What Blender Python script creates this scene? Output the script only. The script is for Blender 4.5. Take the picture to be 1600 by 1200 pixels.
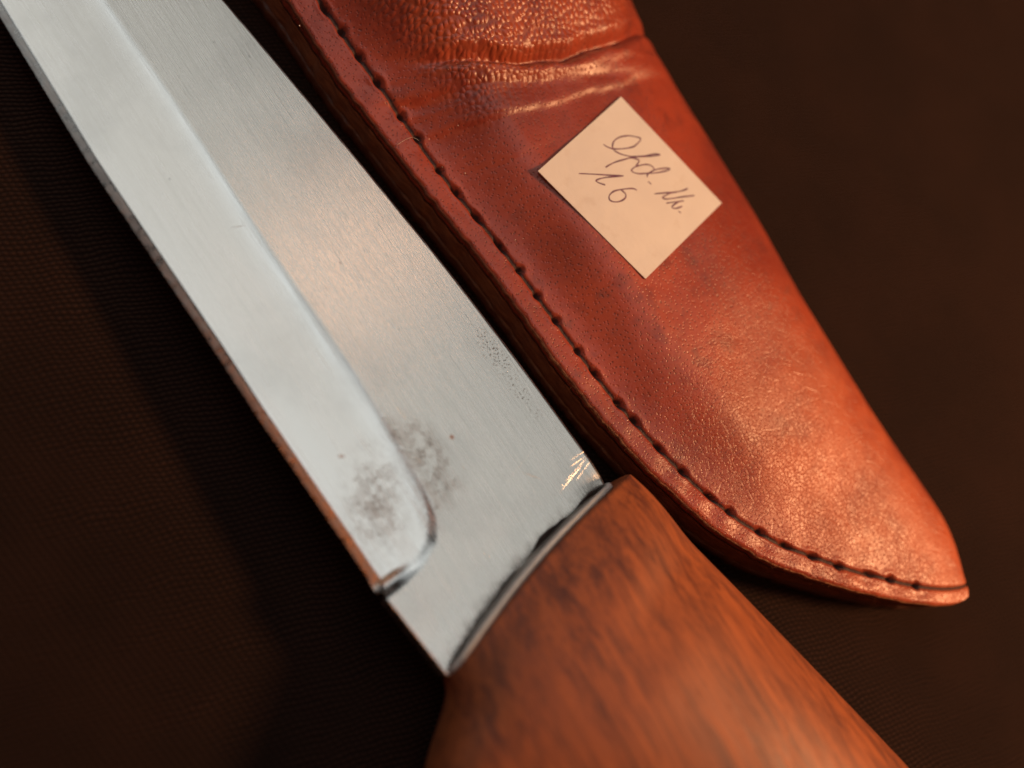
import bpy, math, random
import numpy as np
from mathutils import Matrix, Vector

# ------------------------------------------------------------------ camera, light, exposure
MM = 0.001
sc = bpy.context.scene
for o in list(bpy.data.objects):
    bpy.data.objects.remove(o)
col = sc.collection
random.seed(7); rng = np.random.default_rng(7)

TILT = math.radians(25); DIST = 150.0
target = Vector((0, 0, 8.0))
cam_pos = target + DIST * Vector((0, -math.sin(TILT), math.cos(TILT)))
fwd = Vector((0, math.sin(TILT), -math.cos(TILT)))
r0 = Vector((1, 0, 0)); u0 = Vector((0, math.cos(TILT), math.sin(TILT)))
a = math.radians(40)
rt = math.sin(a) * r0 + math.cos(a) * u0
up = -math.cos(a) * r0 + math.sin(a) * u0
cd = bpy.data.cameras.new('camera'); cam = bpy.data.objects.new('camera', cd); col.objects.link(cam)
m = Matrix((rt, up, -fwd)).transposed().to_4x4(); m.translation = cam_pos * MM
cam.matrix_world = m
cd.sensor_width = 36; cd.lens = 36; cd.clip_start = 0.005; cd.clip_end = 20
cd.dof.use_dof = True; cd.dof.focus_distance = 0.1500; cd.dof.aperture_fstop = 5.8
sc.camera = cam

w = bpy.data.worlds.new('World'); sc.world = w; w.use_nodes = True
w.node_tree.nodes['Background'].inputs[0].default_value = (1.0, 0.72, 0.52, 1)
w.node_tree.nodes['Background'].inputs[1].default_value = 0.008

def area(name, pos, aim, sx, sy, watts, color, shape='RECTANGLE', roll=0.0):
    ld = bpy.data.lights.new(name, 'AREA'); ld.shape = shape; ld.size = sx * MM; ld.size_y = sy * MM
    ld.energy = watts; ld.color = color
    o = bpy.data.objects.new(name, ld); col.objects.link(o)
    o.matrix_world = Matrix.Translation(Vector(pos) * MM)
    if aim: o.matrix_world = o.matrix_world @ (Vector(aim) - Vector(pos)).to_track_quat('-Z', 'Y').to_matrix().to_4x4()
    return o
# warm table lamp to the far right: gives the shadows and the leather highlights
area('warm_lamp', (205, 172, 225), (0, 10, 8), 52, 52, 1.42, (1.0, 0.51, 0.235), 'DISK')
# pale bright ceiling seen in the steel
area('ceiling_light', (-280, 175, 520), None, 1000, 330, 0.72, (1.0, 0.975, 0.89))
# brighter window patch more overhead: seen only in the hollow grind
area('window_light', (-330, 22, 520), None, 940, 170, 0.60, (0.95, 1.0, 0.985))
# added light on the left to brighten the end wall of the grind
area('plunge_fill', (-600, -130, 340), (0, -20, 12), 560, 320, 0.26, (0.95, 1.0, 1.0))
# small warm wall lamp, glows in the brushed flat
area('wall_lamp', (-173, 176, 430), None, 22, 110, 0.038, (1.0, 0.45, 0.20))
# added warm light behind the viewer, tints the sharpened edge
area('edge_tint_light', (0, -235, 430), None, 330, 75, 0.17, (1.0, 0.27, 0.08))

sc.render.engine = 'CYCLES'
sc.view_settings.view_transform = 'Standard'; sc.view_settings.look = 'None'
sc.view_settings.exposure = 0; sc.view_settings.gamma = 1
sc.view_settings.use_curve_mapping = False

# ------------------------------------------------------------------ helpers
def link(name, me, mat=None, parent=None, loc=(0, 0, 0)):
    o = bpy.data.objects.new(name, me); col.objects.link(o)
    if mat: me.materials.append(mat)
    o.location = Vector(loc) * MM
    if parent: o.parent = parent
    return o
def mesh(name, V, Fs, smooth=True, uv=None, uvname='plan'):
    me = bpy.data.meshes.new(name)
    V = np.asarray(V, float) * MM
    me.from_pydata(V.tolist(), [], [tuple(int(i) for i in f) for f in Fs])
    if smooth: me.polygons.foreach_set('use_smooth', [True] * len(me.polygons))
    if uv is not None:
        li = np.empty(len(me.loops), int); me.loops.foreach_get('vertex_index', li)
        l = me.uv_layers.new(name=uvname); l.data.foreach_set('uv', np.asarray(uv, float)[li].ravel())
    me.update(); return me
def attr(me, name, vals):
    me.attributes.new(name, 'FLOAT', 'POINT').data.foreach_set('value', np.asarray(vals, float).ravel())
    return me
def gridfaces(nu, nv, wrap=False, off=0, flip=False):
    iu, iv = np.meshgrid(np.arange(nu - 1), np.arange(nv if wrap else nv - 1), indexing='ij')
    a_ = iu * nv + iv; b_ = (iu + 1) * nv + iv; c_ = (iu + 1) * nv + (iv + 1) % nv; d_ = iu * nv + (iv + 1) % nv
    f = np.stack([a_, b_, c_, d_], -1).reshape(-1, 4) + off
    return f[:, ::-1] if flip else f
def sm(x):
    x = np.clip(x, 0, 1); return x * x * (3 - 2 * x)
def curve1(pts, sigma=3.0, step=0.25):
    p = np.array(sorted(pts), float); lo, hi = p[0, 0], p[-1, 0]
    pad = 4 * sigma
    xs = np.arange(lo - pad, hi + pad, step)
    ys = np.interp(xs, p[:, 0], p[:, 1])
    s0 = (p[1, 1] - p[0, 1]) / (p[1, 0] - p[0, 0]); s1 = (p[-1, 1] - p[-2, 1]) / (p[-1, 0] - p[-2, 0])
    ys = np.where(xs < lo, p[0, 1] + s0 * (xs - lo), np.where(xs > hi, p[-1, 1] + s1 * (xs - hi), ys))
    if sigma > 0:
        k = np.arange(-int(3 * sigma / step), int(3 * sigma / step) + 1) * step
        g = np.exp(-.5 * (k / sigma) ** 2); g /= g.sum()
        n = len(k) // 2
        yp = np.concatenate([ys[0] + (ys[1] - ys[0]) * np.arange(-n, 0), ys, ys[-1] + (ys[-1] - ys[-2]) * np.arange(1, n + 1)])
        ys = np.convolve(yp, g, 'valid')
    return lambda x: np.interp(x, xs, ys)
_ph = rng.uniform(0, 6.283, 60); _an = rng.uniform(0, 6.283, 60)
def wavy(x, y, wl, seed=0, n=9):
    s = 0
    for i in range(n):
        k = 6.283 / wl * (0.6 + 0.8 * ((i * 0.37 + seed * .21) % 1)); j = (i + seed * 7) % 60
        s = s + np.sin(k * (x * math.cos(_an[j]) + y * math.sin(_an[j])) + _ph[j])
    return s / math.sqrt(n)
def tag(o, label, cat, kind=None, group=None):
    o['label'] = label; o['category'] = cat
    if kind: o['kind'] = kind
    if group: o['group'] = group
def tube(path, rad, sides=6):
    P = np.asarray(path, float); n = len(P)
    rad = np.broadcast_to(np.asarray(rad, float), (n,))
    T = np.gradient(P, axis=0); T /= np.linalg.norm(T, axis=1)[:, None] + 1e-12
    ref = np.array([0, 0, 1.]) if abs(T[:, 2]).max() < .9 else np.array([.3, 1., .2])
    A = np.cross(T, ref); A /= np.linalg.norm(A, axis=1)[:, None] + 1e-12
    B = np.cross(A, T)
    th = np.arange(sides) / sides * 2 * math.pi
    V = P[:, None] + rad[:, None, None] * (A[:, None] * np.cos(th)[None, :, None] + B[:, None] * np.sin(th)[None, :, None])
    F = gridfaces(n, sides, True).tolist()
    F += [list(range(sides)), [(n - 1) * sides + i for i in reversed(range(sides))]]
    return V.reshape(-1, 3), F
def joinm(parts):
    V = []; F = []; o = 0
    for v, f in parts:
        V.append(np.asarray(v)); F += [[i + o for i in q] for q in f]; o += len(v)
    return np.concatenate(V), F
def spline(pts, n):
    p = np.asarray(pts, float); out = []
    q = np.vstack([2 * p[0] - p[1], p, 2 * p[-1] - p[-2]])
    for i in range(len(p) - 1):
        t = np.linspace(0, 1, n, endpoint=False)[:, None]
        a0, a1, a2, a3 = q[i], q[i + 1], q[i + 2], q[i + 3]
        out.append(.5 * (2 * a1 + (a2 - a0) * t + (2 * a0 - 5 * a1 + 4 * a2 - a3) * t ** 2 + (3 * a1 - a0 - 3 * a2 + a3) * t ** 3))
    out.append(p[-1:]); return np.concatenate(out)

# ------------------------------------------------------------------ node material helper
class NM:
    def __init__(s, name):
        s.m = bpy.data.materials.new(name); s.m.use_nodes = True
        s.t = s.m.node_tree; s.b = s.t.nodes['Principled BSDF']; s.out = s.t.nodes['Material Output']
    def n(s, typ, **kw):
        nd = s.t.nodes.new('ShaderNode' + typ)
        for k, v in kw.items(): setattr(nd, k, v)
        return nd
    def L(s, a_, b_): s.t.links.new(a_, b_)
    def put(s, sock, v):
        if isinstance(v, bpy.types.NodeSocket): s.L(v, sock)
        elif v is not None: sock.default_value = v
    def coords(s, off=(0, 0, 0), scale=1000.0, rot=(0, 0, 0)):
        tc = s.n('TexCoord'); mp = s.n('Mapping'); s.L(tc.outputs['Object'], mp.inputs[0])
        mp.inputs['Location'].default_value = off; mp.inputs['Scale'].default_value = (scale,) * 3
        return mp.outputs[0]
    def xf(s, v, loc=(0, 0, 0), rot=(0, 0, 0), scale=(1, 1, 1)):
        mp = s.n('Mapping'); s.L(v, mp.inputs[0]); mp.inputs['Location'].default_value = loc
        mp.inputs['Rotation'].default_value = rot; mp.inputs['Scale'].default_value = scale; return mp.outputs[0]
    def noise(s, v, scale, detail=3, rough=.55, dist=0, out='Fac'):
        nd = s.n('TexNoise'); s.L(v, nd.inputs['Vector']); nd.inputs['Scale'].default_value = scale
        nd.inputs['Detail'].default_value = detail; nd.inputs['Roughness'].default_value = rough
        nd.inputs['Distortion'].default_value = dist; return nd.outputs[out]
    def vor(s, v, scale, feature='F1', out='Distance', rand=1.0):
        nd = s.n('TexVoronoi', feature=feature, voronoi_dimensions='2D'); s.L(v, nd.inputs['Vector']); nd.inputs['Scale'].default_value = scale
        nd.inputs['Randomness'].default_value = rand; return nd.outputs[out]
    def ramp(s, v, lo, hi, a_=0.0, b_=1.0, smooth=True):
        nd = s.n('MapRange', interpolation_type='SMOOTHSTEP' if smooth else 'LINEAR'); s.put(nd.inputs[0], v)
        for i, x in zip((1, 2, 3, 4), (lo, hi, a_, b_)): s.put(nd.inputs[i], x)
        return nd.outputs[0]
    def math(s, op, a_, b_=None, c_=None):
        nd = s.n('Math', operation=op)
        for i, x in enumerate((a_, b_, c_)): s.put(nd.inputs[i], x)
        return nd.outputs[0]
    def mix(s, f, a_, b_, blend='MIX'):
        nd = s.n('Mix', data_type='RGBA', blend_type=blend)
        s.put(nd.inputs[0], f)
        for i, x in ((6, a_), (7, b_)):
            s.put(nd.inputs[i], (*x, 1) if isinstance(x, tuple) and len(x) == 3 else x)
        return nd.outputs[2]
    def blob(s, v, c, r, rot=0.0):
        # soft ellipse mask, 1 in the middle, 0 at radius r=(rx, ry), plan view
        q = s.xf(v, loc=(-c[0], -c[1], 0))
        q = s.xf(q, rot=(0, 0, -rot)); q = s.xf(q, scale=(1 / r[0], 1 / r[1], 0))
        nd = s.n('VectorMath', operation='LENGTH'); s.L(q, nd.inputs[0])
        return s.ramp(nd.outputs['Value'], 1.0, 0.0)
    def bump(s, h, dist_mm, strength=1.0, normal=None):
        nd = s.n('Bump'); s.put(nd.inputs['Height'], h); nd.inputs['Distance'].default_value = dist_mm * MM
        s.put(nd.inputs['Strength'], strength)
        if normal: s.L(normal, nd.inputs['Normal'])
        return nd.outputs[0]
    def add(s, *xs):
        r = xs[0]
        for x in xs[1:]: r = s.math('ADD', r, x)
        return r
    def mx(s, *xs):
        r = xs[0]
        for x in xs[1:]: r = s.math('MAXIMUM', r, x)
        return r
    def set(s, **kw):
        for k, v in kw.items():
            sk = s.b.inputs[k.replace('_', ' ')]
            if isinstance(v, tuple) and len(v) == 3 and sk.type == 'RGBA': v = (*v, 1)
            s.put(sk, v)
        return s.m
    def attr(s, name):
        nd = s.n('Attribute'); nd.attribute_name = name; return nd.outputs['Fac']
    def sep(s, v):
        nd = s.n('SeparateXYZ'); s.L(v, nd.inputs[0]); return nd.outputs

# ------------------------------------------------------------------ cloth
def cloth_mat():
    k = NM('black_knit_cloth'); v = k.coords()
    wob = k.noise(v, .12, 3); 
    ang = math.radians(62)
    q = k.xf(v, rot=(0, 0, -ang))
    x, y, z = k.sep(q)
    y2 = k.math('ADD', y, k.math('MULTIPLY', wob, 2.2))
    rib = k.math('SINE', k.math('MULTIPLY', y2, 6.283 / .72))
    ph = k.math('MULTIPLY', k.math('FLOOR', k.math('MULTIPLY', y2, 1 / .72)), 2.1)
    st = k.math('SINE', k.math('ADD', k.math('MULTIPLY', x, 6.283 / .95), ph))
    h = k.math('MULTIPLY', k.math('ADD', k.math('MULTIPLY', rib, .5), .5), k.math('ADD', k.math('MULTIPLY', st, .3), .7))
    fz = k.noise(v, 4.5, 4, .7)
    h2 = k.add(h, k.math('MULTIPLY', fz, .6))
    c = k.mix(k.ramp(k.noise(v, .05, 4), .3, .7), (.0145, .0074, .0062), (.027, .0124, .0092))
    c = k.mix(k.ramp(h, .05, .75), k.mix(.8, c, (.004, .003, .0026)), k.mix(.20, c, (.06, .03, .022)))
    return k.set(Base_Color=c, Roughness=.95, Specular_IOR_Level=.08, Sheen_Weight=.05, Sheen_Roughness=.6, Sheen_Tint=(.9, .5, .35),
                 Normal=k.bump(h2, .34, 1.0))
n = 121
gx, gy = np.meshgrid(np.linspace(-450, 450, n), np.linspace(-450, 450, n), indexing='ij')
rr = np.hypot(gx, gy)
gz = .5 * wavy(gx, gy, 190, 3) * sm((rr - 120) / 200)
cl = link('table_cloth', mesh('table_cloth', np.stack([gx, gy, gz], -1).reshape(-1, 3), gridfaces(n, n)), cloth_mat())
tag(cl, 'black knitted cloth spread under the knife and sheath', 'cloth', 'structure')

# ------------------------------------------------------------------ sheath
Ys = curve1([(-115, 13.5), (-73, 11.6), (-65.5, 11.2), (-54.2, 9.7), (-48.3, 9.2), (-38.4, 8.9), (-30.4, 8.5), (-23.9, 8.4), (-17.4, 8.3), (-11.1, 8.0), (-4.7, 7.4), (.9, 6.9),
             (6, 6.6), (13, 6.5), (22.2, 7.0), (31.1, 8.1), (37.8, 9.6), (45.4, 12.6), (50, 15.4), (57, 20.0), (64, 25.6), (69, 31.0), (71.4, 35.0), (72.6, 39.5)], 1.3)
Yf = curve1([(-115, 74), (-39, 62.6), (-26, 60.2), (-11.5, 57.8), (5, 54.8), (19.5, 51.7), (40, 48.6), (58, 46.6), (66, 45.3), (70, 43.9), (72, 42.0), (72.6, 40.2)], 1.2)
# rounded tip: both edges close on an ellipse
_Ys0, _Yf0, TX = Ys, Yf, 60.0
_c0, _h0 = float(_Ys0(TX) + _Yf0(TX)) / 2, float(_Yf0(TX) - _Ys0(TX)) / 2
_sc = float((_Ys0(TX) - _Ys0(TX - 1)) + (_Yf0(TX) - _Yf0(TX - 1))) / 2
_hs = float((_Yf0(TX) - _Yf0(TX - 1)) - (_Ys0(TX) - _Ys0(TX - 1))) / 2
def _tip(x, sgn, f):
    x = np.asarray(x, float); q = np.clip((x - TX) / 12.7, 0, 1)
    e = _c0 + _sc * 12.7 * (q - .5 * q * q) + sgn * _h0 * np.sqrt(np.maximum(1 - q ** 3, 0)) * (1 + _hs * 12.7 / _h0 * q)
    return np.where(x < TX, f(x), e)
Ys = lambda x: _tip(x, -1, _Ys0)
Yf = lambda x: _tip(x, 1, _Yf0)
Dst = curve1([(-115, 3.9), (-63, 3.8), (-52, 4.2), (-40, 4.1), (-27, 3.7), (-9, 3.75), (2, 3.9), (18, 3.6), (30, 3.6), (48, 3.3), (72.6, 2.6)], 1.0)
Hc = curve1([(-115, 16.2), (-30, 15.6), (0, 15.1), (8, 14.9), (20, 13.9), (34, 12.3), (46, 11.1), (60, 10.4), (76.5, 9.8)], 3.5)
Xcr = curve1([(6, -54), (14, -49.5), (21.7, -43.8), (27.3, -39.4), (36.7, -34.2), (45, -31.9), (52, -31.0), (75, -30)], 1.5)
Xr1 = curve1([(4, -49), (11.5, -44.9), (18.4, -41.2), (25.6, -37.3), (38.1, -30.9), (49.7, -25.4), (75, -16)], 1.5)
Xr2 = curve1([(4, -39), (10.7, -36.7), (13.8, -35.8), (21.4, -32.6), (32.4, -28.2), (46.6, -24.6), (75, -18)], 1.5)
# holes of the seam
_xs = np.arange(-112, 70, .1); _sl = np.gradient(Ys(_xs), .1); _nn = np.sqrt(1 + _sl ** 2)
stx = _xs - _sl / _nn * Dst(_xs); sty = Ys(_xs) + Dst(_xs) / _nn
sa = np.concatenate([[0], np.cumsum(np.hypot(np.diff(stx), np.diff(sty)))])
nh = int(sa[-1] / 4.9)
hs = np.arange(nh) * 4.9 + 1.0 + rng.uniform(-.8, .8, nh)
hx = np.interp(hs, sa, stx); hy = np.interp(hs, sa, sty) + rng.normal(0, .12, nh)

def sheath_z(x, y, fine=True):
    ys = Ys(x); sl = (Ys(x + .2) - Ys(x - .2)) / .4
    d = (y - ys) / np.sqrt(1 + sl ** 2); ds = Dst(x)
    wdt = np.maximum(Yf(x) - ys, .5)
    rise = np.minimum(13.0, wdt * .34)
    base = 10.35
    H = np.maximum(Hc(x), base - .6 * sm((x - 60) / 16))
    q = sm((d - ds + .3) / rise)
    z = base + (H - base) * q
    # swollen mouth end with its crease, two folds below it
    u = Xcr(y) - x + .35 * wavy(y, x * .4, 9, 5) + .12 * wavy(y, x, 3.1, 8)
    jr = .4 * wavy(y, x * .3, 12, 7) + .15 * wavy(y, x, 3.7, 9)
    fy = sm((y - 13) / 15)
    up_ = np.maximum(u, 0)
    z = z + fy * (6.2 * (1 - np.exp(-up_ / 9.0)) * sm(u / 2.5))
    z = z + sm((y - 17) / 9) * (-1.15 * np.exp(-(u / 0.75) ** 2) + .55 * np.exp(-((u + 1.9) / 1.1) ** 2) + .5 * np.exp(-((u - 1.7) / 1.0) ** 2))
    z = z + sm((y - 9) / 6) * (1.0 * .5 * (1 - np.tanh((x + jr - Xr1(y) - .5) / (.55 + .015 * np.maximum(y - 10, 0)))))*sm((62 - y) / 8) * .85
    z = z + sm((y - 9) / 8) * (.6 * .5 * (1 - np.tanh((x - jr - Xr2(y) + .3) / .6))) * sm((60 - y) / 10)
    # short secondary folds
    for (fx_, fy_, fl_, fa_, fh_) in ((-38.5, 17, 9, 62, .22), (-33.5, 44, 8, 74, .30), (-28.8, 41, 9, 58, -.28), (-36.5, 33, 7, 66, -.2), (-27, 52, 6, 66, .3), (-46, 14, 6, 50, -.15), (-25.5, 21, 8, 70, -.13)):
        ca, sa_ = math.cos(math.radians(fa_)), math.sin(math.radians(fa_))
        p_ = (x - fx_) * ca + (y - fy_) * sa_; q2 = -(x - fx_) * sa_ + (y - fy_) * ca
        z = z + .6 * fh_ * np.exp(-(p_ / fl_) ** 2 - ((q2 - .02 * p_ ** 2) / .65) ** 2)
    # fold side rounding
    yc = Yf(x) - np.minimum(17, wdt * .45)
    tau = np.clip((y - yc) / (Yf(x) - yc), 0, 1)
    zf = np.minimum(6.0, H * .5)
    E = np.sqrt(np.maximum(1 - tau ** 2.3, 0))
    z = zf + (z - zf) * E
    if fine:
        z = z + E * (.09 * wavy(x, y, 14, 1) + .014 * wavy(x, y, 4.2, 2)) * sm((d - .5) / 4)
        z = z + E * .006 * wavy(x, y, 2.1, 4, 12)
        g = d - ds
        z = z - .45 * np.exp(-(g / .36) ** 2) - .06 * np.exp(-(g / 1.2) ** 2)
        s_ = np.interp(x + sl / np.sqrt(1 + sl ** 2) * 0, stx, sa)
        for a_, b_ in zip(hx, hy):
            m_ = (abs(x - a_) < 2.8) & (abs(y - b_) < 2.8)
            if m_.any():
                sl_ = float(Ys(a_ + .2) - Ys(a_ - .2)) / .4; c_ = 1 / math.sqrt(1 + sl_ * sl_); n_ = sl_ * c_
                dx_, dy_ = x[m_] - a_, y[m_] - b_
                al, ac = dx_ * c_ + dy_ * n_ - .25, -dx_ * n_ + dy_ * c_ - .12
                jz = .6 + .9 * ((a_ * 7.13) % 1); r2 = (al / (.8 * jz)) ** 2 + (ac / (.48 * (1.5 - .5 * jz))) ** 2
                z[m_] += -1.0 * np.exp(-r2 ** 1.5) + (.03 + .10 * ((a_ * 3.7) % 1)) * np.exp(-(np.sqrt(r2) - 2.0) ** 2 / .5)
        # uneven burnished lip between seam and edge
        z = z + .13 * wavy(x, y, 5.5, 6) * np.exp(-((d - ds * .5) / (ds * .4)) ** 2) * (0.4 + .6 * sm((x - 0) / 20))
    return z

SH = Vector((-20, 34, 0))
nxs = 700
xs = np.concatenate([np.linspace(-112, 58, 640), 58 + 14.68 * (1 - (1 - np.linspace(0, 1, 91)[1:]) ** 2.2)])
ys = Ys(xs); yf = Yf(xs); wd = np.maximum(yf - ys, .3)
rimw = np.minimum(1, wd / 12)
edge_w = .16 * wavy(xs, xs * 0, 2.6, 5) + .10 * wavy(xs, xs * 0, 7, 8) * 1.0
rows = []
lip = np.clip(rimw, .05, 1)
def row(y, z): rows.append(np.stack([xs, y, np.broadcast_to(z, xs.shape)], -1))
ztop_edge = sheath_z(xs, ys + .9 * lip)
yb_ = ys + edge_w * .5
row(ys + 3 * lip, 7.75); row(yb_ + .25, 7.75); row(yb_ + .02, 7.95); row(yb_ - .03, 8.8); row(yb_, ztop_edge - .75); row(yb_ + .12 * lip, ztop_edge - .38); row(yb_ + .38 * lip, ztop_edge - .13)
yA = np.minimum(14.0, wd * .4)
for t in np.linspace(0, 1, 92):
    y = ys + .75 * lip + t * (yA - .75 * lip); row(y, sheath_z(xs, y) - .05 * (1 - t) ** 20)
yc = yf - np.minimum(17, wd * .45)
for t in np.linspace(0, 1, 75)[1:]:
    y = ys + yA + t * (yc - ys - yA); row(y, sheath_z(xs, y))
for ph in np.linspace(0, math.pi / 2, 60)[1:]:
    y = yc + (yf - yc) * math.sin(ph) ** (2 / 2.3); row(y, sheath_z(xs, y))
zf = np.minimum(6.0, np.maximum(Hc(xs), 9.7) * .5)
rb = np.minimum(5, wd * .3)
for ps in np.linspace(0, math.pi / 2, 14)[1:]:
    row(yf - rb + rb * math.cos(ps), zf - (zf - .12) * math.sin(ps))
row(ys + wd * .5, .12); row(yb_ + .6 * lip, .12); row(yb_ + .3, .25); row(yb_ + .22, .6); row(yb_ + .2, 2.4); row(yb_ + .4, 2.65); row(ys + 3 * lip, 2.65)
R = np.stack(rows, 1)                         # (nx, nrow, 3)
nx_, nr_ = R.shape[:2]

def leather_mat():
    k = NM('red_brown_leather'); v = k.coords(off=tuple(SH))
    x, y, z = k.sep(v)
    big = k.noise(v, .055, 4, .6); mid = k.noise(v, .22, 4, .6); fin = k.noise(v, 1.6, 4, .65)
    c = k.mix(k.ramp(big, .32, .68), (.205, .031, .019), (.355, .056, .026))
    c = k.mix(k.math('MULTIPLY', k.ramp(mid, .5, .72), .6), c, (.125, .022, .018))
    c = k.mix(k.math('MULTIPLY', k.ramp(fin, .5, .75), .35), c, (.36, .078, .034))
    # dull bluish worn stains
    st = k.math('MULTIPLY', k.ramp(k.noise(v, .13, 5, .7), .57, .70), k.ramp(k.noise(v, .9, 4, .7), .35, .65))
    c = k.mix(k.math('MULTIPLY', st, .5), c, (.075, .04, .04))
    sp = k.ramp(k.noise(v, .75, 3, .6), .68, .74); spm = k.math('MULTIPLY', sp, k.ramp(k.noise(k.xf(v, loc=(40, 0, 0)), .11, 2), .48, .58))
    c = k.mix(k.math('MULTIPLY', spm, .75), c, (.07, .025, .02))
    # grain: pebbled at the mouth, pores in the middle, crackle to the tip
    dist = k.n('VectorMath', operation='ADD'); k.L(v, dist.inputs[0])
    nv = k.n('VectorMath', operation='SCALE'); k.L(k.noise(v, .35, 2, out='Color'), nv.inputs[0]); nv.inputs['Scale'].default_value = 1.1
    k.L(nv.outputs[0], dist.inputs[1]); vd = dist.outputs[0]
    peb = k.math('SUBTRACT', 1.0, k.ramp(k.vor(k.xf(vd, rot=(0, 0, .5)), 1.12, rand=.7), .05, .66))
    mp = k.math('MULTIPLY', k.ramp(x, -28.0, -40.0), k.ramp(y, 16.0, 24.0))
    crk = k.ramp(k.vor(k.xf(vd, rot=(0, 0, .3), scale=(1.15, .85, 1)), 1.5, 'DISTANCE_TO_EDGE'), 0.0, .11)
    crk = k.math('MULTIPLY', crk, k.ramp(k.vor(k.xf(vd, scale=(.4, .5, 1)), 1.0, 'DISTANCE_TO_EDGE'), -.03, .09))
    mc = k.math('MULTIPLY', k.math('MULTIPLY', k.ramp(x, 2.0, 34.0), k.ramp(y, 6.0, 22.0, .45, 1.0)), k.ramp(k.noise(v, .10, 3), .3, .6, .25, 1.0))
    pore = k.ramp(k.vor(k.xf(vd, loc=(9, 3, 0)), 1.3, rand=.9), .02, .26)
    pv = k.ramp(k.noise(v, .5, 2), .35, .6)
    crease = k.ramp(k.noise(k.xf(v, rot=(0, 0, math.radians(-8)), scale=(.5, .12, 1)), 1.2, 4, .6, 1.2), .42, .5)
    h = k.add(k.math('MULTIPLY', k.math('MULTIPLY', peb, mp), 1.9),
              k.math('MULTIPLY', k.math('MULTIPLY', crk, mc), .6),
              k.math('MULTIPLY', k.math('MULTIPLY', pore, k.math('SUBTRACT', 1.0, mp)), .6),
              k.math('MULTIPLY', fin, .5), k.math('MULTIPLY', k.noise(v, 5.5, 3, .7), .12))
    nrm = k.bump(h, .10, .75)
    # pore and crackle floors and gaps between pebbles are darker
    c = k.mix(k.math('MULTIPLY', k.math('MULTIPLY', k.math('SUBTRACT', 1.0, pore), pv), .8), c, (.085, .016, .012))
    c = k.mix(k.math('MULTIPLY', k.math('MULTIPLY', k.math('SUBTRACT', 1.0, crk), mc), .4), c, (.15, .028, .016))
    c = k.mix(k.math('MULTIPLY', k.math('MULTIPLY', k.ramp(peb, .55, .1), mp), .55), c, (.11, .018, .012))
    c = k.mix(k.math('MULTIPLY', k.math('MULTIPLY', mp, k.ramp(k.noise(v, .16, 4), .35, .6)), .55), c, (.42, .085, .03))  # highlight on the swollen mouth, painted in as lighter orange
    tip_hl = k.math('MULTIPLY', k.math('MULTIPLY', k.ramp(x, 8.0, 40.0), k.ramp(y, 10.0, 30.0)), k.ramp(k.noise(v, .09, 4, .6), .34, .62, .35, 1.0))
    c = k.mix(k.math('MULTIPLY', tip_hl, .6), c, (.56, .125, .040))  # warm lamp highlight towards the tip, laid into the base colour
    # raw cut edge
    ysn = k.math('LESS_THAN', z, 8.6)
    c = k.mix(k.math('MULTIPLY', ysn, k.math('LESS_THAN', y, 40)), c, (.10, .035, .02))
    sd = k.ramp(k.math('ADD', k.attr('seam'), k.math('MULTIPLY', k.math('SUBTRACT', k.noise(v, 2.2, 3), .5), .5)), .3, .75)
    c = k.mix(k.math('MULTIPLY', sd, .93), c, (.018, .009, .008))
    rg = k.add(k.ramp(k.noise(v, .5, 5, .7), .3, .75, .33, .45), k.math('MULTIPLY', sd, .3), k.math('MULTIPLY', tip_hl, .06))
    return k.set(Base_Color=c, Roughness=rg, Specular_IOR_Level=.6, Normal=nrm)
M_leather = leather_mat()
sheath = bpy.data.objects.new('knife_sheath', None); col.objects.link(sheath); sheath.location = SH * MM
tag(sheath, 'red-brown leather knife sheath with a dark stitched edge seam, lying behind the knife', 'sheath')
off = np.array(SH)
sl_ = (Ys(R[..., 0] + .2) - Ys(R[..., 0] - .2)) / .4
gd = (R[..., 1] - Ys(R[..., 0])) / np.sqrt(1 + sl_ ** 2) - Dst(R[..., 0])
seam = np.exp(-(gd / .34) ** 2)
for a_, b_ in zip(hx, hy):
    seam = np.maximum(seam, np.exp(-(((R[..., 0] - a_ - .25) / .75) ** 2 + ((R[..., 1] - b_ - .12) / .55) ** 2) ** 1.5))
seam[:, :8] = 0; seam[:, -20:] = 0
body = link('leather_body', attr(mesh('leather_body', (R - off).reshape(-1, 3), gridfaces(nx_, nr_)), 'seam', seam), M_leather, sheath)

def edge_mat():
    k = NM('dark_raw_leather_edge'); v = k.coords(off=tuple(SH))
    q = k.xf(v, scale=(.35, 1, 1.6))
    c = k.mix(k.ramp(k.noise(q, .9, 5, .7), .35, .7), (.16, .055, .032), (.34, .14, .075))
    h = k.add(k.noise(q, 1.6, 5, .7), k.math('MULTIPLY', k.noise(v, 5, 3), .5))
    return k.set(Base_Color=c, Roughness=.8, Specular_IOR_Level=.25, Normal=k.bump(h, .3, .8))
M_edge = edge_mat()
def welt_rows():
    r = []
    e2 = .22 * wavy(xs, xs * 0, 3.1, 9) + .12 * wavy(xs, xs * 0, 9, 2)
    y0 = ys + .45 * lip + e2 * .5
    for y, z in ((ys + 6 * lip, 2.7), (y0 + .15, 2.7), (y0 - .06, 3.1), (y0 - .1, 4.2), (y0, 5.2), (y0 - .08, 6.4), (y0, 7.3), (y0 + .15, 7.7), (ys + 6 * lip, 7.7)):
        r.append(np.stack([xs, y, np.broadcast_to(z, xs.shape)], -1))
    return np.stack(r, 1)
W = welt_rows()
link('welt', mesh('welt', (W - off).reshape(-1, 3), gridfaces(*W.shape[:2])), M_edge, sheath)
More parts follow.
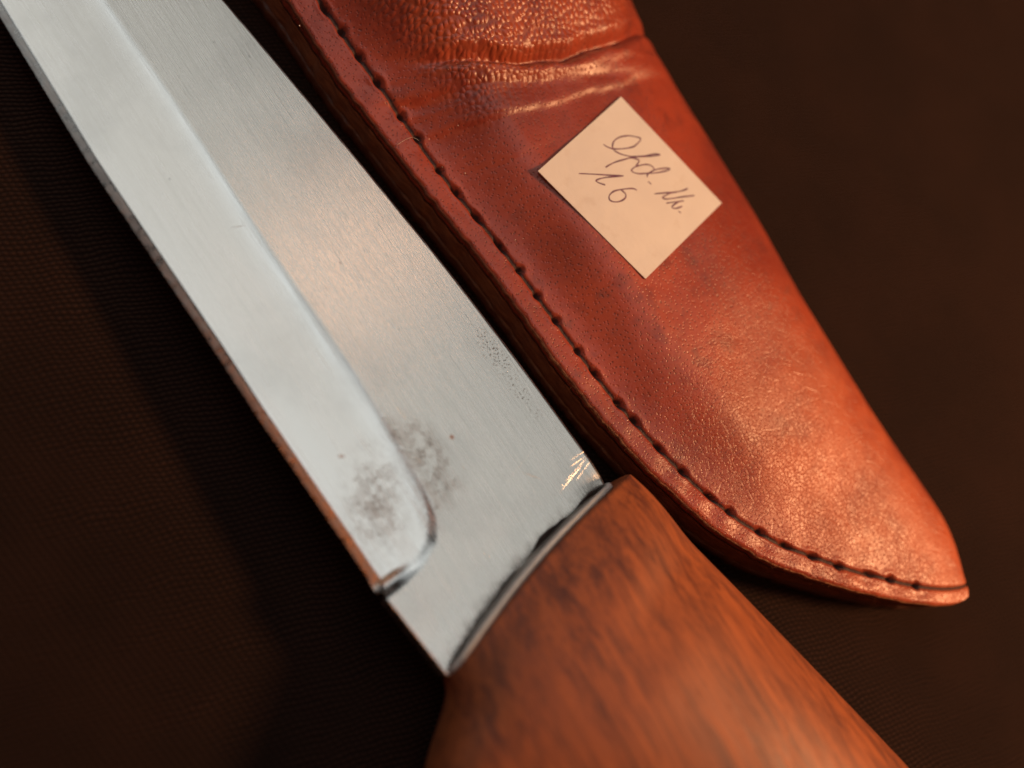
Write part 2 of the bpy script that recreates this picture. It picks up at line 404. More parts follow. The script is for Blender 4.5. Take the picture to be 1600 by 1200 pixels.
# pale frayed top corner of the cut edge
def fray_mat():
    k = NM('tan_raw_leather_fibre'); v = k.coords(off=tuple(SH))
    c = k.mix(k.ramp(k.noise(v, 1.1, 4), .35, .7), (.16, .045, .025), k.mix(k.ramp(k.sep(v)[0], -25.0, 20.0), (.16, .05, .03), (.42, .19, .09)))
    return k.set(Base_Color=c, Roughness=.85, Specular_IOR_Level=.2, Normal=k.bump(k.noise(v, 4, 4), .15, .7))
M_fray = fray_mat()
fw = .5 + .5 * np.clip(wavy(xs, xs * 0, 6, 3), -1, 1.4)
fr = np.stack([np.stack([xs, yb_ - .02, ztop_edge - 1.15], -1),
               np.stack([xs, yb_ - .07, ztop_edge - .85 + .1 * fw], -1),
               np.stack([xs, yb_ - .05 + .02 * fw, ztop_edge - .58], -1),
               np.stack([xs, yb_ + .06 * lip * fw, ztop_edge - .40 + .03 * fw], -1),
               np.stack([xs, yb_ + .3 * lip, ztop_edge - .30], -1)], 1)
link('cut_edge', mesh('cut_edge', (fr - off).reshape(-1, 3), gridfaces(*fr.shape[:2])), M_fray, sheath)

# thread, each stitch a piece
def thread_mat():
    k = NM('dark_waxed_thread'); v = k.coords()
    c = k.mix(k.ramp(k.noise(v, 3, 3), .35, .7), (.06, .027, .018), (.23, .11, .07))
    return k.set(Base_Color=c, Roughness=.6, Specular_IOR_Level=.35, Normal=k.bump(k.noise(k.xf(v, scale=(1, 1, 1)), 6, 3), .08, .8))
M_thread = thread_mat()
for i in range(nh - 1):
    if hx[i] > 67: break
    t = np.linspace(0, 1, 19)
    px = hx[i] + (hx[i + 1] - hx[i]) * t; py = hy[i] + (hy[i + 1] - hy[i]) * t
    dx, dy = hx[i + 1] - hx[i], hy[i + 1] - hy[i]; ln = math.hypot(dx, dy); nx, ny = -dy / ln, dx / ln
    sk = random.uniform(-.2, .2)
    px = px + nx * sk * np.sin(t * 3.14); py = py + ny * sk * np.sin(t * 3.14)
    zc = float(sheath_z(np.array([(hx[i] + hx[i + 1]) / 2]), np.array([(hy[i] + hy[i + 1]) / 2]), False)[0])
    zz = zc - .10 + .24 * np.sin(t * 3.1416) ** .5 - .8 * (np.abs(2 * t - 1) ** 7)
    P = np.stack([px, py, zz], -1); c0 = P.mean(0)
    sd_ = 10; an_ = np.arange(sd_) / sd_ * 2 * math.pi
    tw = t[:, None] * 2 * math.pi * 2.3 + i
    rd = (.36 * (1 - .2 * np.abs(2 * t - 1) ** 3))[:, None] * (1 + .42 * np.cos(2 * (an_[None] - tw)))
    V = (P - c0)[:, None] + rd[..., None] * (np.cos(an_)[None, :, None] * np.array([nx, ny, 0]) + np.sin(an_)[None, :, None] * np.array([0, 0, 1.]))
    V = V.reshape(-1, 3); F = gridfaces(len(t), sd_, True).tolist() + [list(range(sd_)), [(len(t) - 1) * sd_ + q_ for q_ in reversed(range(sd_))]]
    link('stitch', mesh('stitch', V, F), M_thread, sheath, loc=c0 - off)

# loose leather fibres along the cut edge
parts = []
for i in range(150):
    x0 = random.uniform(-75, 70); y0 = float(Ys(x0)); z0 = random.choice((10.0, 9.7, 9.3, 8.0, 5.5))
    ln = random.uniform(.3, 1.1); an = random.uniform(-2.6, -.5)
    p = [np.array([x0, y0 + .15, z0])]
    dr = np.array([math.cos(an), math.sin(an), random.uniform(-.4, .5)])
    for j in range(4):
        dr = dr + rng.normal(0, .35, 3); p.append(p[-1] + dr / np.linalg.norm(dr) * ln / 4)
    parts.append(tube(spline(p, 3), .016, 3))
for i in range(60):   # fuzz at the holes
    j = random.randrange(nh - 1); p = [np.array([hx[j] + random.uniform(-.5, .5), hy[j] + random.uniform(-.5, .5), 9.9])]
    dr = rng.normal(0, 1, 3); dr[2] = abs(dr[2]) * .8
    for q_ in range(4):
        dr = dr + rng.normal(0, .6, 3); p.append(p[-1] + dr / np.linalg.norm(dr) * .25)
    parts.append(tube(spline(p, 3), .014, 3))
V, F = joinm(parts)
fz = link('loose_fibres', mesh('loose_fibres', V - off, F), M_fray, sheath); fz['kind'] = 'stuff'

# ------------------------------------------------------------------ paper label
LB = Vector((-11.5, 33.7, 0))
A_, B_, C_, D_ = [np.array(p) for p in ((-23.6, 42.9), (-0.6, 45.2), (0.8, 24.7), (-21.8, 22.2))]
label = bpy.data.objects.new('paper_label', None); col.objects.link(label)
lz0 = float(sheath_z(np.array([LB.x]), np.array([LB.y]), False)[0])
label.location = Vector((LB.x, LB.y, lz0)) * MM
tag(label, 'small cream paper label with handwritten number stuck on the leather sheath', 'label')
loff = np.array([LB.x, LB.y, lz0])
def label_z(x, y):
    z = sheath_z(x, y, False)
    # stiff paper spans the hollows
    return np.maximum(z, 0) + .26
nl = 30
U_, V_ = np.meshgrid(np.linspace(0, 1, nl), np.linspace(0, 1, nl), indexing='ij')
LP = (A_ * (1 - U_)[..., None] + B_ * U_[..., None]) * (1 - V_)[..., None] + (D_ * (1 - U_)[..., None] + C_ * U_[..., None]) * V_[..., None]
lz = label_z(LP[..., 0].ravel(), LP[..., 1].ravel()).reshape(nl, nl)
# smooth the paper: fit a low-order surface
AA = np.stack([np.ones(nl * nl)] + [U_.ravel() ** i * V_.ravel() ** j for i in range(4) for j in range(4) if 0 < i + j <= 3], -1)
cf, *_r = np.linalg.lstsq(AA, lz.ravel(), rcond=None)
lz = (AA @ cf).reshape(nl, nl); lz += .03
lz += .05 * (np.abs(2 * U_ - 1) ** 6 + .6 * (V_ ** 8))
top = np.stack([LP[..., 0], LP[..., 1], lz], -1).reshape(-1, 3)
bot = top - np.array([0, 0, .20])
Fl = gridfaces(nl, nl, flip=True).tolist() + gridfaces(nl, nl, off=nl * nl).tolist()
rim = [i * nl for i in range(nl)] + [(nl - 1) * nl + j for j in range(1, nl)] + [i * nl + nl - 1 for i in range(nl - 2, -1, -1)] + [j for j in range(nl - 2, 0, -1)]
for i in range(len(rim)):
    p, q = rim[i], rim[(i + 1) % len(rim)]; Fl.append([q, p, p + nl * nl, q + nl * nl])
def paper_mat():
    k = NM('cream_paper'); v = k.coords()
    c = k.mix(k.ramp(k.noise(v, .16, 4), .3, .7), (.70, .65, .60), (.74, .69, .63))
    c = k.mix(k.math('MULTIPLY', k.ramp(k.noise(v, 1.3, 4, .7), .58, .8), .25), c, (.62, .50, .38))
    c = k.mix(k.math('MULTIPLY', k.ramp(k.noise(k.xf(v, loc=(7, 7, 0)), .3, 3), .56, .75), .3), c, (.55, .46, .38))
    return k.set(Base_Color=c, Roughness=.55, Specular_IOR_Level=.3, Normal=k.bump(k.add(k.noise(v, 6, 4), k.math('MULTIPLY', k.noise(v, .5, 3), 4)), .03, .6))
me = mesh('paper', top - loff if False else np.concatenate([top, bot]) - loff, Fl, smooth=False)
link('paper', me, paper_mat(), label)
def ink_mat():
    k = NM('violet_ballpoint_ink'); v = k.coords()
    c = k.mix(k.ramp(k.noise(v, 2.2, 3), .35, .7), (.09, .03, .075), (.22, .09, .14))
    return k.set(Base_Color=c, Roughness=.5)
M_ink = ink_mat()
def on_label(x, y):
    # nearest-grid evaluation of the paper surface via bilinear solve
    e1 = (B_ - A_); e2 = (D_ - A_)
    Mi = np.linalg.inv(np.stack([e1, e2], 1)); uv = Mi @ (np.stack([x, y]) - A_[:, None])
    u_, v_ = uv
    AA2 = np.stack([np.ones_like(u_)] + [u_ ** i * v_ ** j for i in range(4) for j in range(4) if 0 < i + j <= 3], -1)
    base = (AA @ cf).reshape(nl, nl)
    return AA2 @ cf + (lz - base).min() + .05 * (np.abs(2 * u_ - 1) ** 6 + .6 * np.clip(v_, 0, 1) ** 8)
INK = [
 ('letter_l', [[(-19.21, 34.43), (-18.5, 34.7), (-17.81, 35.27), (-17.2, 36.15), (-16.62, 37.29), (-16.15, 38.57), (-16.18, 39.76), (-16.35, 40.51), (-16.68, 40.61), (-17.16, 40.15), (-17.96, 39.2), (-18.51, 38.01), (-18.68, 37.04), (-18.59, 36.26), (-18.22, 35.61), (-17.73, 35.31), (-17.21, 35.36), (-16.47, 35.77), (-15.72, 36.41), (-15.02, 37.2), (-14.42, 38.23), (-13.72, 39.63)]]),
 ('letter_f', [[(-14.34, 38.3), (-13.8, 39.52), (-13.29, 40.78), (-12.64, 41.66), (-12.88, 40.96), (-13.48, 39.79), (-14.53, 37.92), (-15.06, 36.71), (-15.5, 35.42), (-15.9, 34.11), (-16.1, 33.02), (-16.19, 31.98)],
   [(-15.06, 36.71), (-14.43, 37.47), (-14.01, 37.74), (-13.77, 37.5), (-13.61, 37.0), (-13.49, 36.58)]]),
 ('letter_d', [[(-13.49, 36.58), (-13.5, 35.73), (-13.33, 35.39), (-12.92, 35.5), (-12.32, 36.05), (-11.8, 36.93), (-11.43, 37.73), (-11.35, 38.46), (-11.31, 38.9), (-11.96, 38.96), (-12.53, 38.6), (-12.9, 38.03), (-13.24, 37.2), (-13.43, 36.52)],
   [(-11.42, 37.6), (-11.3, 38.76), (-10.82, 40.05), (-10.18, 41.19), (-9.9, 41.32), (-10.0, 40.77), (-10.4, 39.63), (-10.95, 38.41), (-11.42, 37.6), (-11.29, 37.12), (-11.09, 36.91)]]),
 ('full_stop', [[(-10.47, 36.52), (-10.18, 36.58), (-9.85, 36.65)]]),
 ('letter_n', [[(-8.38, 35.93), (-7.81, 37.0), (-7.11, 38.29), (-6.38, 39.7), (-5.99, 40.74), (-5.78, 41.74)],
   [(-6.38, 39.7), (-6.91, 38.45), (-7.09, 37.44), (-7.13, 36.72), (-6.65, 37.0), (-6.03, 38.15), (-5.3, 39.78), (-4.49, 41.37), (-4.25, 41.86)]]),
 ('letter_r', [[(-6.11, 36.56), (-5.57, 37.67), (-4.64, 39.59)], [(-5.02, 38.65), (-5.13, 38.18), (-5.15, 37.13), (-4.87, 36.96), (-4.47, 37.5), (-4.16, 38.62)]]),
 ('full_stop', [[(-3.94, 37.43), (-3.7, 37.5), (-3.5, 37.61)]]),
 ('digit_one', [[(-17.88, 27.49), (-16.33, 29.67), (-14.89, 31.6), (-13.47, 33.6)], [(-13.47, 33.6), (-14.26, 32.12), (-14.95, 30.77), (-15.33, 29.81), (-15.44, 29.13), (-15.1, 29.14), (-14.69, 29.4), (-14.07, 29.91)]]),
 ('digit_six', [[(-10.46, 33.81), (-10.91, 33.57), (-11.39, 32.91), (-12.04, 31.62), (-12.44, 30.66), (-12.54, 29.85), (-12.35, 29.12), (-11.9, 28.79), (-11.36, 29.03), (-10.88, 29.68), (-10.63, 30.56), (-10.69, 31.35), (-11.12, 31.72), (-11.63, 31.66), (-12.02, 31.59)]])]
for nm, strokes in INK:
    parts = []
    for q in strokes:
        s_ = spline(q, 7); T_ = np.gradient(s_, axis=0); T_ /= np.linalg.norm(T_, axis=1)[:, None] + 1e-9
        N_ = np.stack([-T_[:, 1], T_[:, 0]], -1)
        wdt = .115 * (1 + .18 * np.sin(np.arange(len(s_)) * .31 + len(s_)))
        wdt[0] *= .5; wdt[-1] *= .4
        l_ = s_ + N_ * wdt[:, None]; r_ = s_ - N_ * wdt[:, None]
        Vv = []
        for a2, dz in ((l_, .004), (s_, .022), (r_, .004)):
            Vv.append(np.stack([a2[:, 0], a2[:, 1], on_label(a2[:, 0], a2[:, 1]) + dz], -1))
        Vv = np.stack(Vv, 1); parts.append(((Vv - loff).reshape(-1, 3), gridfaces(len(s_), 3, flip=True).tolist()))
    V, F = joinm(parts); link(nm, mesh(nm, V, F), M_ink, label)

# ------------------------------------------------------------------ knife
KN = Vector((40, -18, 0)); koff = np.array(KN)
knife = bpy.data.objects.new('hunting_knife', None); col.objects.link(knife); knife.location = KN * MM
tag(knife, 'hunting knife with stained brushed steel blade and reddish brown wooden handle on black cloth', 'knife')
PITCH = .06
zmid = lambda x: 11.2 + PITCH * (x - 12)
delta = lambda y: .0050 * (np.maximum(y, -36.5) + 9) ** 2

Ysp = curve1([(-135, -14), (-125, -6), (-110, 1.0), (-95, 3.6), (-80, 4.3), (-71, 4.3), (-56, 3.9), (-39.5, 3.4), (-18.7, 2.5), (-3.4, 1.3), (5.8, .4), (15, -.6), (22, -1.5)], 2.0)
Yed = curve1([(-135, -14.2), (-120, -16.5), (-90, -22), (-60, -27.0), (-26.8, -31.0), (-18.9, -32.1), (-4.2, -33.75), (4.4, -34.7), (9, -35.3), (22, -36.0)], 2.0)
Ygr = curve1([(-135, -13), (-120, -8), (-90, -8.6), (-60, -12.2), (-48.4, -13.9), (-42.3, -14.9), (-34.5, -16.1), (-23.6, -17.3), (-14.1, -18.6), (-7.8, -19.5), (-.9, -20.9),
              (5.2, -22.2), (12, -23.6), (25, -26)], 1.0)
Xpl = curve1([(-60, 10.0), (-36, 9.9), (-32, 10.4), (-29.3, 10.45), (-25.7, 9.7), (-23.7, 8.2), (-22.3, 5.6), (-21.6, 3.0), (-10, 3.0)], .5)
HT = 1.8
FW = 1.05
def lower(x):      # lower border of the blade body (inside the sharpened facet)
    return np.where(x < 12, Yed(x) + FW * sm((10.2 - x) / 1.6), Yed(x)) - .25 * np.exp(-((x - 11.5) / 2.0) ** 2) * 0
def ztop(x, y):
    yi = lower(x); yg = Ygr(x)
    t = np.clip((yg - y) / np.maximum(yg - yi, .5), 0, 1)
    prof = .76 * t + .24 * (1 - np.exp(-t / .15))
    q_ = np.clip((Xpl(y) - x) / (2.3 - .8 * sm(t * 2.2)), 0, 1); s = 1 - (1 - q_) ** 1.7
    dep = 1.3 * prof * s
    z = HT - dep
    # file notch at the plunge
    q = (y + 36) / 6.8
    g = np.abs(x - (8.9 + .3 * q)) / .5
    z = z - .40 * np.exp(-g ** 2) * sm((1.0 - q) / .7)
    # shoulder rubbed down towards the guard, hand-finished flats
    z = z - .10 * sm((x - delta(y) - 14.2) / 5) ** 2
    # rolled corner by the spine
    z = z - .55 * np.exp(-((x - 20.2) ** 2 + (y + 1.8) ** 2) / 9.5)
    z = z + .006 * wavy(x, y * 1.3, 26, 3) * (1 - sm((x - 14) / 3)) 
    return np.maximum(z, .12)
xb = np.concatenate([np.linspace(-134, -95, 50)[:-1], np.linspace(-95, 20.2, 470)])
nv_ = 150
brow = []
cor = 1.3 * (1 - np.sqrt(np.clip(1 - ((xb - 18.6) / 1.5).clip(0, 1) ** 2, 0, 1)))     # rounded spine corner
corb = 1.0 * (1 - np.sqrt(np.clip(1 - ((xb - 18.9) / 1.3).clip(0, 1) ** 2, 0, 1)))
ysp = Ysp(xb) - cor; ylo = lower(xb) + corb
def bshift(x, y): return x + delta(y) * sm((x - 6) / 12)
BR = []; ZR = []
ch = np.minimum(.18, (ysp - ylo) * .2)
for t in np.linspace(0, 1, nv_):
    y = ylo + .04 + t * (ysp - ch - ylo - .04); BR.append((y, ztop(xb, y)))
BR.append((ysp, np.maximum(ztop(xb, ysp - ch) - .16, .1)))
tops = [(y, z) for y, z in BR]
rowsb = [np.stack([bshift(xb, y), y, zmid(xb) + z], -1) for y, z in tops]
lowz = tops[0][1]
rowsb = [np.stack([bshift(xb, ylo), ylo, zmid(xb) + np.maximum(lowz - .06, .08)], -1)] + rowsb
botr = [np.stack([r[:, 0], r[:, 1], 2 * zmid(xb) - r[:, 2]], -1) for r in rowsb[::-1][::6]] + [np.stack([rowsb[0][:, 0], rowsb[0][:, 1], 2 * zmid(xb) - rowsb[0][:, 2]], -1)]
BB = np.stack(rowsb + botr, 1)
br = math.radians(-8)      # brushing runs a little across the blade
uvb = np.stack([-(BB[..., 0]) * math.sin(br) + BB[..., 1] * math.cos(br), BB[..., 0] * math.cos(br) + BB[..., 1] * math.sin(br)], -1).reshape(-1, 2) * .01

def steel_mat(name='brushed_steel', facet=False):
    k = NM(name); v = k.coords(off=tuple(KN))
    x, y, z = k.sep(v)
    q = k.xf(v, rot=(0, 0, -br)); 
    s1 = k.noise(k.xf(q, scale=(.035, 3.2, 1)), 1.0, 5, .65)
    s2 = k.noise(k.xf(q, scale=(.12, 7.5, 1)), 1.0, 4, .7)
    s3 = k.ramp(k.noise(k.xf(q, loc=(3, 7, 0), scale=(.06, 2.6, 1)), 1.0, 6, .75), .66, .74)
    # polished ground face against brushed flat
    gnd0 = k.attr('ground')
    streak = k.add(k.math('MULTIPLY', s1, .5), k.math('MULTIPLY', s2, .5))
    c = k.mix(k.ramp(streak, .38, .62), k.mix(gnd0, (.60, .595, .58), (.70, .695, .685)), k.mix(gnd0, (.80, .795, .78), (.77, .765, .755)))
    c = k.mix(k.math('MULTIPLY', s3, .55), c, (.90, .88, .85))
    cloud = k.noise(v, .06, 4, .6)
    c = k.mix(k.math('MULTIPLY', k.ramp(cloud, .45, .72), .28), c, (.44, .44, .44))
    # oxide stains
    sp = k.ramp(k.noise(v, 2.2, 6, .85), .47, .60); sf = k.ramp(k.noise(v, 5.5, 4, .8), .48, .60); cl_ = k.ramp(k.noise(v, .42, 4, .7), .36, .60)
    st = lambda m_, w: k.math('MULTIPLY', k.math('MULTIPLY', m_, k.math('MULTIPLY', cl_, k.math('ADD', .16, k.math('MULTIPLY', k.math('MAXIMUM', sp, k.math('MULTIPLY', sf, .7)), .74)))), w)
    b1 = k.mx(st(k.blob(v, (.5, -18.8), (9.5, 4.3), math.radians(-8)), .85), st(k.blob(v, (.5, -28), (11, 6.0), math.radians(-35)), .62),
              st(k.blob(v, (-3.2, -20.2), (8, 1.6), math.radians(-9)), .7), st(k.blob(v, (5.3, -23), (6, 2.4), math.radians(-25)), .6))
    pits = k.ramp(k.math('ADD', k.vor(k.xf(v, rot=(0, 0, .6)), 2.3), k.math('MULTIPLY', k.noise(v, 1.6, 3), .5)), .52, .36); pm = k.ramp(k.noise(v, .9, 4, .7), .40, .56)
    b2 = k.math('MULTIPLY', k.math('MULTIPLY', pits, pm), k.mx(k.blob(v, (-5, -.9), (9, 2.2), math.radians(-5)), k.math('MULTIPLY', k.blob(v, (2, -1.9), (7, 1.7), math.radians(-5)), .7)))
    rust = k.mx(k.math('MULTIPLY', k.blob(v, (.28, -14.1), (.55, .5)), k.ramp(k.noise(v, 2, 3), .25, .45)),
                k.math('MULTIPLY', k.blob(v, (-7.2, -27.3), (.7, .4), .9), .6), k.math('MULTIPLY', k.blob(v, (-28.5, -9.5), (.32, .25)), .5), k.math('MULTIPLY', k.math('MULTIPLY', k.blob(v, (9.05, -33.4), (.75, 4.2), math.radians(-3)), k.ramp(k.noise(v, 1.6, 4), .3, .6, .4, 1.0)), .8))
    few = k.math('MULTIPLY', k.mx(*[k.blob(v, c_, r_) for c_, r_ in (((-61.5, 1.2), (.35, .22)), ((-66, -1.5), (.2, .3)), ((-44, -6), (.22, .18)), ((-16, -9.5), (.2, .15)), ((-52, -20), (.25, .2)), ((9, -12), (.16, .16)), ((13.2, -16.5), (.2, .15)))]), .55)
    dark = k.mx(b1, b2)
    dark = k.math('MINIMUM', k.math('MULTIPLY', dark, 1.5), 1.0)
    c = k.mix(k.mx(dark, few), c, (.085, .088, .09))
    c = k.mix(k.math('MULTIPLY', rust, .9), c, (.20, .075, .045))
    # grime close to the guard
    gx_ = k.math('SUBTRACT', x, k.math('ADD', 16.9, k.math('MULTIPLY', k.math('POWER', k.math('ABSOLUTE', k.math('ADD', y, 9.0)), 2.0), .0050)))
    gr = k.math('MULTIPLY', k.ramp(gx_, -.4, 1.4), k.ramp(k.noise(v, .45, 4, .6), .42, .62, .0, .28))
    c = k.mix(gr, c, (.16, .13, .115))
    met = k.math('SUBTRACT', 1.0, k.math('MULTIPLY', k.mx(k.math('MULTIPLY', dark, .45), rust, k.math('MULTIPLY', gr, .5)), .65))
    # bright crossing scratches by the guard corner
    def scr(c_, len_, ang, wd_=.06):
        return k.blob(v, c_, (len_, wd_), ang)
    sc_ = k.mx(scr((15.4, -4.6), 4.2, math.radians(97)), scr((15.0, -3.4), 3.4, math.radians(95), .04), scr((14.3, -2.4), 2.2, math.radians(82)), scr((13.7, -1.7), 1.9, math.radians(80), .04),
               scr((15.8, -2.6), 2.4, math.radians(100), .04), k.math('MULTIPLY', scr((9.4, -9.5), 7, math.radians(99), .03), .25), scr((11.5, -9), 2.2, math.radians(30), .04),
               scr((-41, -17.3), 1.4, math.radians(62), .05))
    gnd = k.attr('ground')
    rough = k.add(k.ramp(streak, .38, .62, .19, .31), k.math('MULTIPLY', gnd, -.03), k.math('MULTIPLY', dark, .25), k.math('MULTIPLY', sc_, .22))
    c = k.mix(sc_, c, (.97, .94, .90))
    tn = k.n('Tangent', direction_type='UV_MAP', uv_map='plan')
    h = k.add(k.math('MULTIPLY', streak, 1.0), k.math('MULTIPLY', dark, -.12), k.math('MULTIPLY', s3, .3))
    nrm = k.bump(h, .042, k.ramp(gnd, 0, 1, .7, .10))
    nrm = k.bump(sc_, .03, .6, nrm)
    k.L(tn.outputs[0], k.b.inputs['Tangent'])
    return k.set(Base_Color=c, Metallic=met, Roughness=rough, Anisotropic=k.ramp(gnd, 0, 1, .75, .35), Normal=nrm)
M_steel = steel_mat()
X0 = np.broadcast_to(xb[:, None], BB.shape[:2])
grd = sm((Ygr(X0) - BB[..., 1]) / .5) * sm((Xpl(BB[..., 1]) - X0) / .8)
blade = link('blade', attr(mesh('blade', (BB - koff).reshape(-1, 3), gridfaces(*BB.shape[:2], wrap=True), uv=uvb), 'ground', grd), M_steel, knife)

# sharpened facet along the cutting edge
def facet_mat():
    k = NM('sharpened_edge_steel'); v = k.coords(off=tuple(KN))
    q = k.xf(v, rot=(0, 0, math.radians(35)), scale=(.5, 5, 1))
    c = k.mix(k.ramp(k.noise(q, 1, 4), .3, .7), (.50, .48, .46), (.66, .63, .60))
    return k.set(Base_Color=c, Metallic=1.0, Roughness=k.ramp(k.noise(v, .9, 4), .3, .7, .24, .42), Normal=k.bump(k.add(k.noise(q, 1.2, 4), k.noise(v, 3, 3)), .05, .6))
fx = np.linspace(-134, 9.6, 420)
fyi = lower(fx); fyo = Yed(fx) - .18 * sm((fx - 6.5) / 2.5) + .05 * wavy(fx, fx * 0, 1.7, 4) * .5; fyi2 = np.maximum(fyi, fyo + .05)
fzi = np.maximum(ztop(fx, fyi + .04) - .06, .08)
nick = np.clip(wavy(fx, fx * 0, 3.3, 11) - 1.5, 0, 1)
FR = np.stack([np.stack([fx, fyi2 + .02, zmid(fx) + fzi + .01], -1), np.stack([fx, fyi2 * .5 + fyo * .5, zmid(fx) + fzi * .56], -1),
               np.stack([fx, fyo + .05 + .12 * nick, zmid(fx) + .03], -1), np.stack([fx, fyo + .05 + .12 * nick, zmid(fx) - .03], -1), np.stack([fx, fyi2 + .02, zmid(fx) - fzi - .01], -1)], 1)
link('cutting_edge', mesh('cutting_edge', (FR - koff).reshape(-1, 3), gridfaces(*FR.shape[:2], flip=False), smooth=False), facet_mat(), blade)

# handle
Yt = curve1([(18, 2.3), (21, 2.5), (36, 3.1), (56, 4.0), (77, 5.0), (100, 4), (120, 0), (133, -6)], 2)
Yb = curve1([(18, -35.0), (22, -36.2), (24, -40.5), (26.5, -45), (30, -49.5), (34, -50.5), (42, -46.5), (55, -40), (80, -41), (105, -44), (122, -43), (133, -36)], 1.3)
Hb = curve1([(18, 6.0), (20, 6.6), (24, 9.0), (30, 11.2), (40, 12.6), (60, 12.4), (90, 11.2), (120, 10), (133, 8)], 1.6)
hxs = np.concatenate([np.linspace(20.0, 60, 110), np.linspace(60, 132, 60)[1:]])
nsd = 120
th = np.arange(nsd) / nsd * 2 * math.pi
HR = []
def sect(x, grow=0.0, scale=1.0):
    yt, yb, b = float(Yt(x)), float(Yb(x)), float(Hb(x)); yc_ = (yt + yb) / 2; a2 = (yt - yb) / 2 * scale + grow; b = b * scale + grow
    e = 2 / (1.95 + 1.3 * float(sm((34 - x) / 14)))
    c_, s_ = np.cos(th), np.sin(th)
    y = yc_ + a2 * np.sign(c_) * np.abs(c_) ** e; z = b * np.sign(s_) * np.abs(s_) ** e
    return y, z
for i, x in enumerate(hxs):
    sc_ = 1.0
    if x > 124: sc_ = math.sqrt(max(1 - ((x - 124) / 8.05) ** 2, .0004)) * .35 + .65 if x < 131.9 else .6
    y, z = sect(x, scale=sc_)
    xx = x + delta(y) * float(1 - .75 * sm((x - 20) / 60))
    HR.append(np.stack([xx, y, zmid(x) + z], -1))
# rounded arris at the front
y, z = sect(20.0, grow=-.35); HR.insert(0, np.stack([19.75 + delta(y), y, zmid(20.0) + z], -1))
HR = np.stack(HR)
zmin = HR[..., 2].min()
HR[..., 2] = np.maximum(HR[..., 2], .02)     # worn flat where it rests
Fh = gridfaces(len(HR), nsd, wrap=True).tolist() + [list(range(nsd)), [(len(HR) - 1) * nsd + i for i in reversed(range(nsd))]]
print('handle lowest', zmin)
def wood_mat():
    k = NM('red_brown_wood'); v = k.coords(off=tuple(KN))
    wv = k.n('VectorMath', operation='ADD'); k.L(v, wv.inputs[0])
    ns = k.n('VectorMath', operation='SCALE'); k.L(k.noise(v, .03, 2, out='Color'), ns.inputs[0]); ns.inputs['Scale'].default_value = 4
    k.L(ns.outputs[0], wv.inputs[1])
    q = k.xf(wv.outputs[0], rot=(0, 0, math.radians(15)))
    g1 = k.noise(k.xf(q, scale=(.018, .62, .45)), 1.0, 4, .6, .15)
    g2 = k.noise(k.xf(q, scale=(.04, 1.9, 1.3)), 1.0, 4, .65)
    g3 = k.noise(k.xf(q, scale=(.16, 4.5, 3)), 1.0, 3, .6)
    fig = k.noise(k.xf(v, rot=(0, 0, math.radians(-35)), scale=(.05, .16, .1)), 1.0, 3, .6)
    g = k.add(k.math('MULTIPLY', g1, .42), k.math('MULTIPLY', g2, .38), k.math('MULTIPLY', g3, .2))
    prs = k.ramp(k.noise(k.xf(q, loc=(5, 2, 1), scale=(.22, 5.5, 4)), 1.0, 2, .5), .66, .74)
    c = k.mix(k.ramp(g, .38, .62), (.105, .030, .018), (.36, .098, .030))
    c = k.mix(k.math('MULTIPLY', k.ramp(fig, .4, .65), .45), c, (.31, .083, .027))
    c = k.mix(k.math('MULTIPLY', k.ramp(g2, .60, .72), .5), c, (.09, .03, .02))
    c = k.mix(k.math('MULTIPLY', prs, .7), c, (.05, .018, .012))
    h = k.add(k.math('MULTIPLY', g2, .5), k.math('MULTIPLY', g3, .5), k.math('MULTIPLY', prs, -.5))
    return k.set(Base_Color=c, Roughness=k.ramp(g2, .3, .7, .46, .58), Specular_IOR_Level=.4, Normal=k.bump(h, .12, .5))
link('handle', mesh('handle', HR.reshape(-1, 3) - koff, Fh), wood_mat(), knife)

# thin steel ferrule plate in front of the wood
def ferrule_mat():
    k = NM('dull_grey_steel'); v = k.coords(off=tuple(KN))
    c = k.mix(k.ramp(k.noise(v, .7, 4), .35, .7), (.55, .545, .53), (.66, .65, .63))
    return k.set(Base_Color=c, Metallic=.2, Roughness=.5, Normal=k.bump(k.noise(v, 2.5, 4), .05, .5))
FE = []
for x, g_ in ((18.95, -.5), (18.98, -.25), (19.1, -.06), (19.3, 0), (19.72, 0), (19.74, -.3)):
    c_, s_ = np.cos(th), np.sin(th); e = 2 / 3.6
    y = -18.2 + (17.3 + g_) * np.sign(c_) * np.abs(c_) ** e; z = (6.1 + g_) * np.sign(s_) * np.abs(s_) ** e
    FE.append(np.stack([x + delta(y), y, zmid(20.0) + z], -1))
FE = np.stack(FE)
# dome the front so that the ring of faces is clean
Ff = gridfaces(len(FE), nsd, wrap=True).tolist()
# front cap as strips across so that it keeps the plate's curve
for i in range(nsd // 4):
    pass
half = nsd // 2
for i in range(1, half - 0):
    j = (nsd - i) % nsd; i2 = i + 1; j2 = (nsd - i2) % nsd
    if i2 <= half:
        Ff.append([i, j, j2, i2] if j2 != i2 else [i, j, i2])
Ff.append([0, nsd - 1, 1])
link('ferrule', mesh('ferrule', FE.reshape(-1, 3) - koff, Ff), ferrule_mat(), knife)

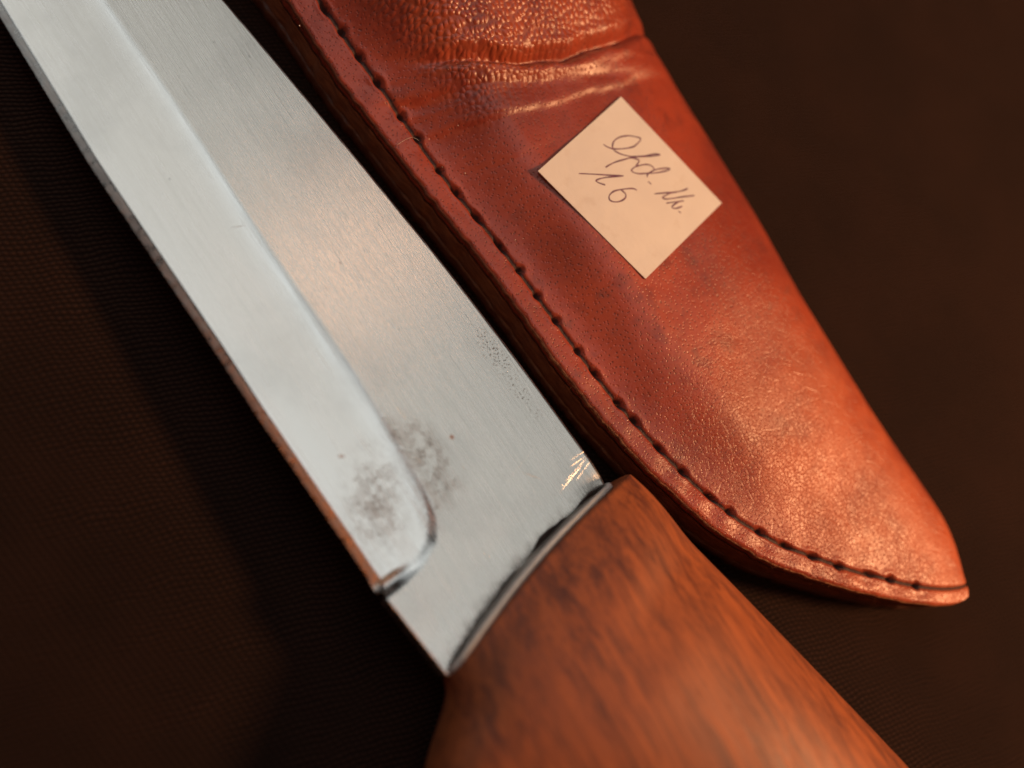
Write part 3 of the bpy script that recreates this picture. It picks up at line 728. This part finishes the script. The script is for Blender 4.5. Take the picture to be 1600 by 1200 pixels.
# black glue squeezed out between blade and ferrule
yq = np.linspace(-34.6, -1.4, 260)
nn = wavy(yq, yq * 0, 7, 2) * .55 + wavy(yq, yq * 0, 2.6, 5) * .18
wq = .07 + .20 * np.clip(nn + .25, 0, 1.6) * sm((-yq - 1) / 3) + .18 * np.exp(-((yq + 5) / 2.0) ** 2) + .2 * np.exp(-((yq + 13) / 3.5) ** 2)
xq = 18.95 + delta(yq) + .12
GR = []
for aa in np.linspace(0, math.pi, 9):
    xx = xq - .0 - wq * (1 + math.cos(aa)) * .9
    zz = zmid(19.0) + np.maximum(ztop(xx - delta(yq), yq), 1.2) + (wq * .5 * math.sin(aa)) * (1 + .2 * wavy(yq + aa, yq * 0, .9, 3)) - .05
    GR.append(np.stack([xx, yq, zz], -1))
GR = np.stack(GR, 1)
k = NM('black_glue_residue'); v = k.coords()
M_glue = k.set(Base_Color=k.mix(k.ramp(k.noise(v, 1.5, 4), .35, .7), (.016, .010, .009), (.045, .022, .017)), Roughness=.7, Normal=k.bump(k.noise(v, 3, 4), .2, .9))
link('glue_residue', mesh('glue_residue', (GR - koff).reshape(-1, 3), gridfaces(*GR.shape[:2])), M_glue, knife)

# ------------------------------------------------------------------ dust
k = NM('pale_dust'); M_dust = k.set(Base_Color=(.75, .66, .58), Roughness=.8)
parts = []
def speck(x, y, r):
    z = float(sheath_z(np.array([x]), np.array([y]), True)[0]) + r * .6
    parts.append(tube([(x - r, y, z), (x - r * .3, y + .1 * r, z), (x + r, y, z)], [r * .5, r, r * .4], 5))
for x, y, r in ((-31.65, 11.15 + 2, .06), (-28.7, 15, .09), (-34.8, 18.3, .07), (-61, 9.9, .10), (-16.2, 14.3, .07), (-15.6, 15.3, .05)): speck(x, y, r)
for i in range(34): speck(random.uniform(-60, 40), random.uniform(17, 44), random.uniform(.025, .05))
hp = [(-38.1, 9.6), (-38.05, 11.2), (-37.7, 12.3), (-36.8, 12.8)]
z_ = sheath_z(np.array([p[0] for p in hp]), np.array([p[1] for p in hp]), False)
parts.append(tube(spline([(p[0], p[1], zz + .12) for p, zz in zip(hp, z_)], 5), .018, 4))
hp = [(-14, 22.5), (-13, 22.2), (-12.2, 22.6)]
V, F = joinm(parts)
d0 = np.array([-20, 18, 13.]); du = link('dust', mesh('dust', V - d0, F), M_dust, loc=d0)
tag(du, 'pale dust specks and a fine hair on the leather sheath', 'dust', 'stuff')
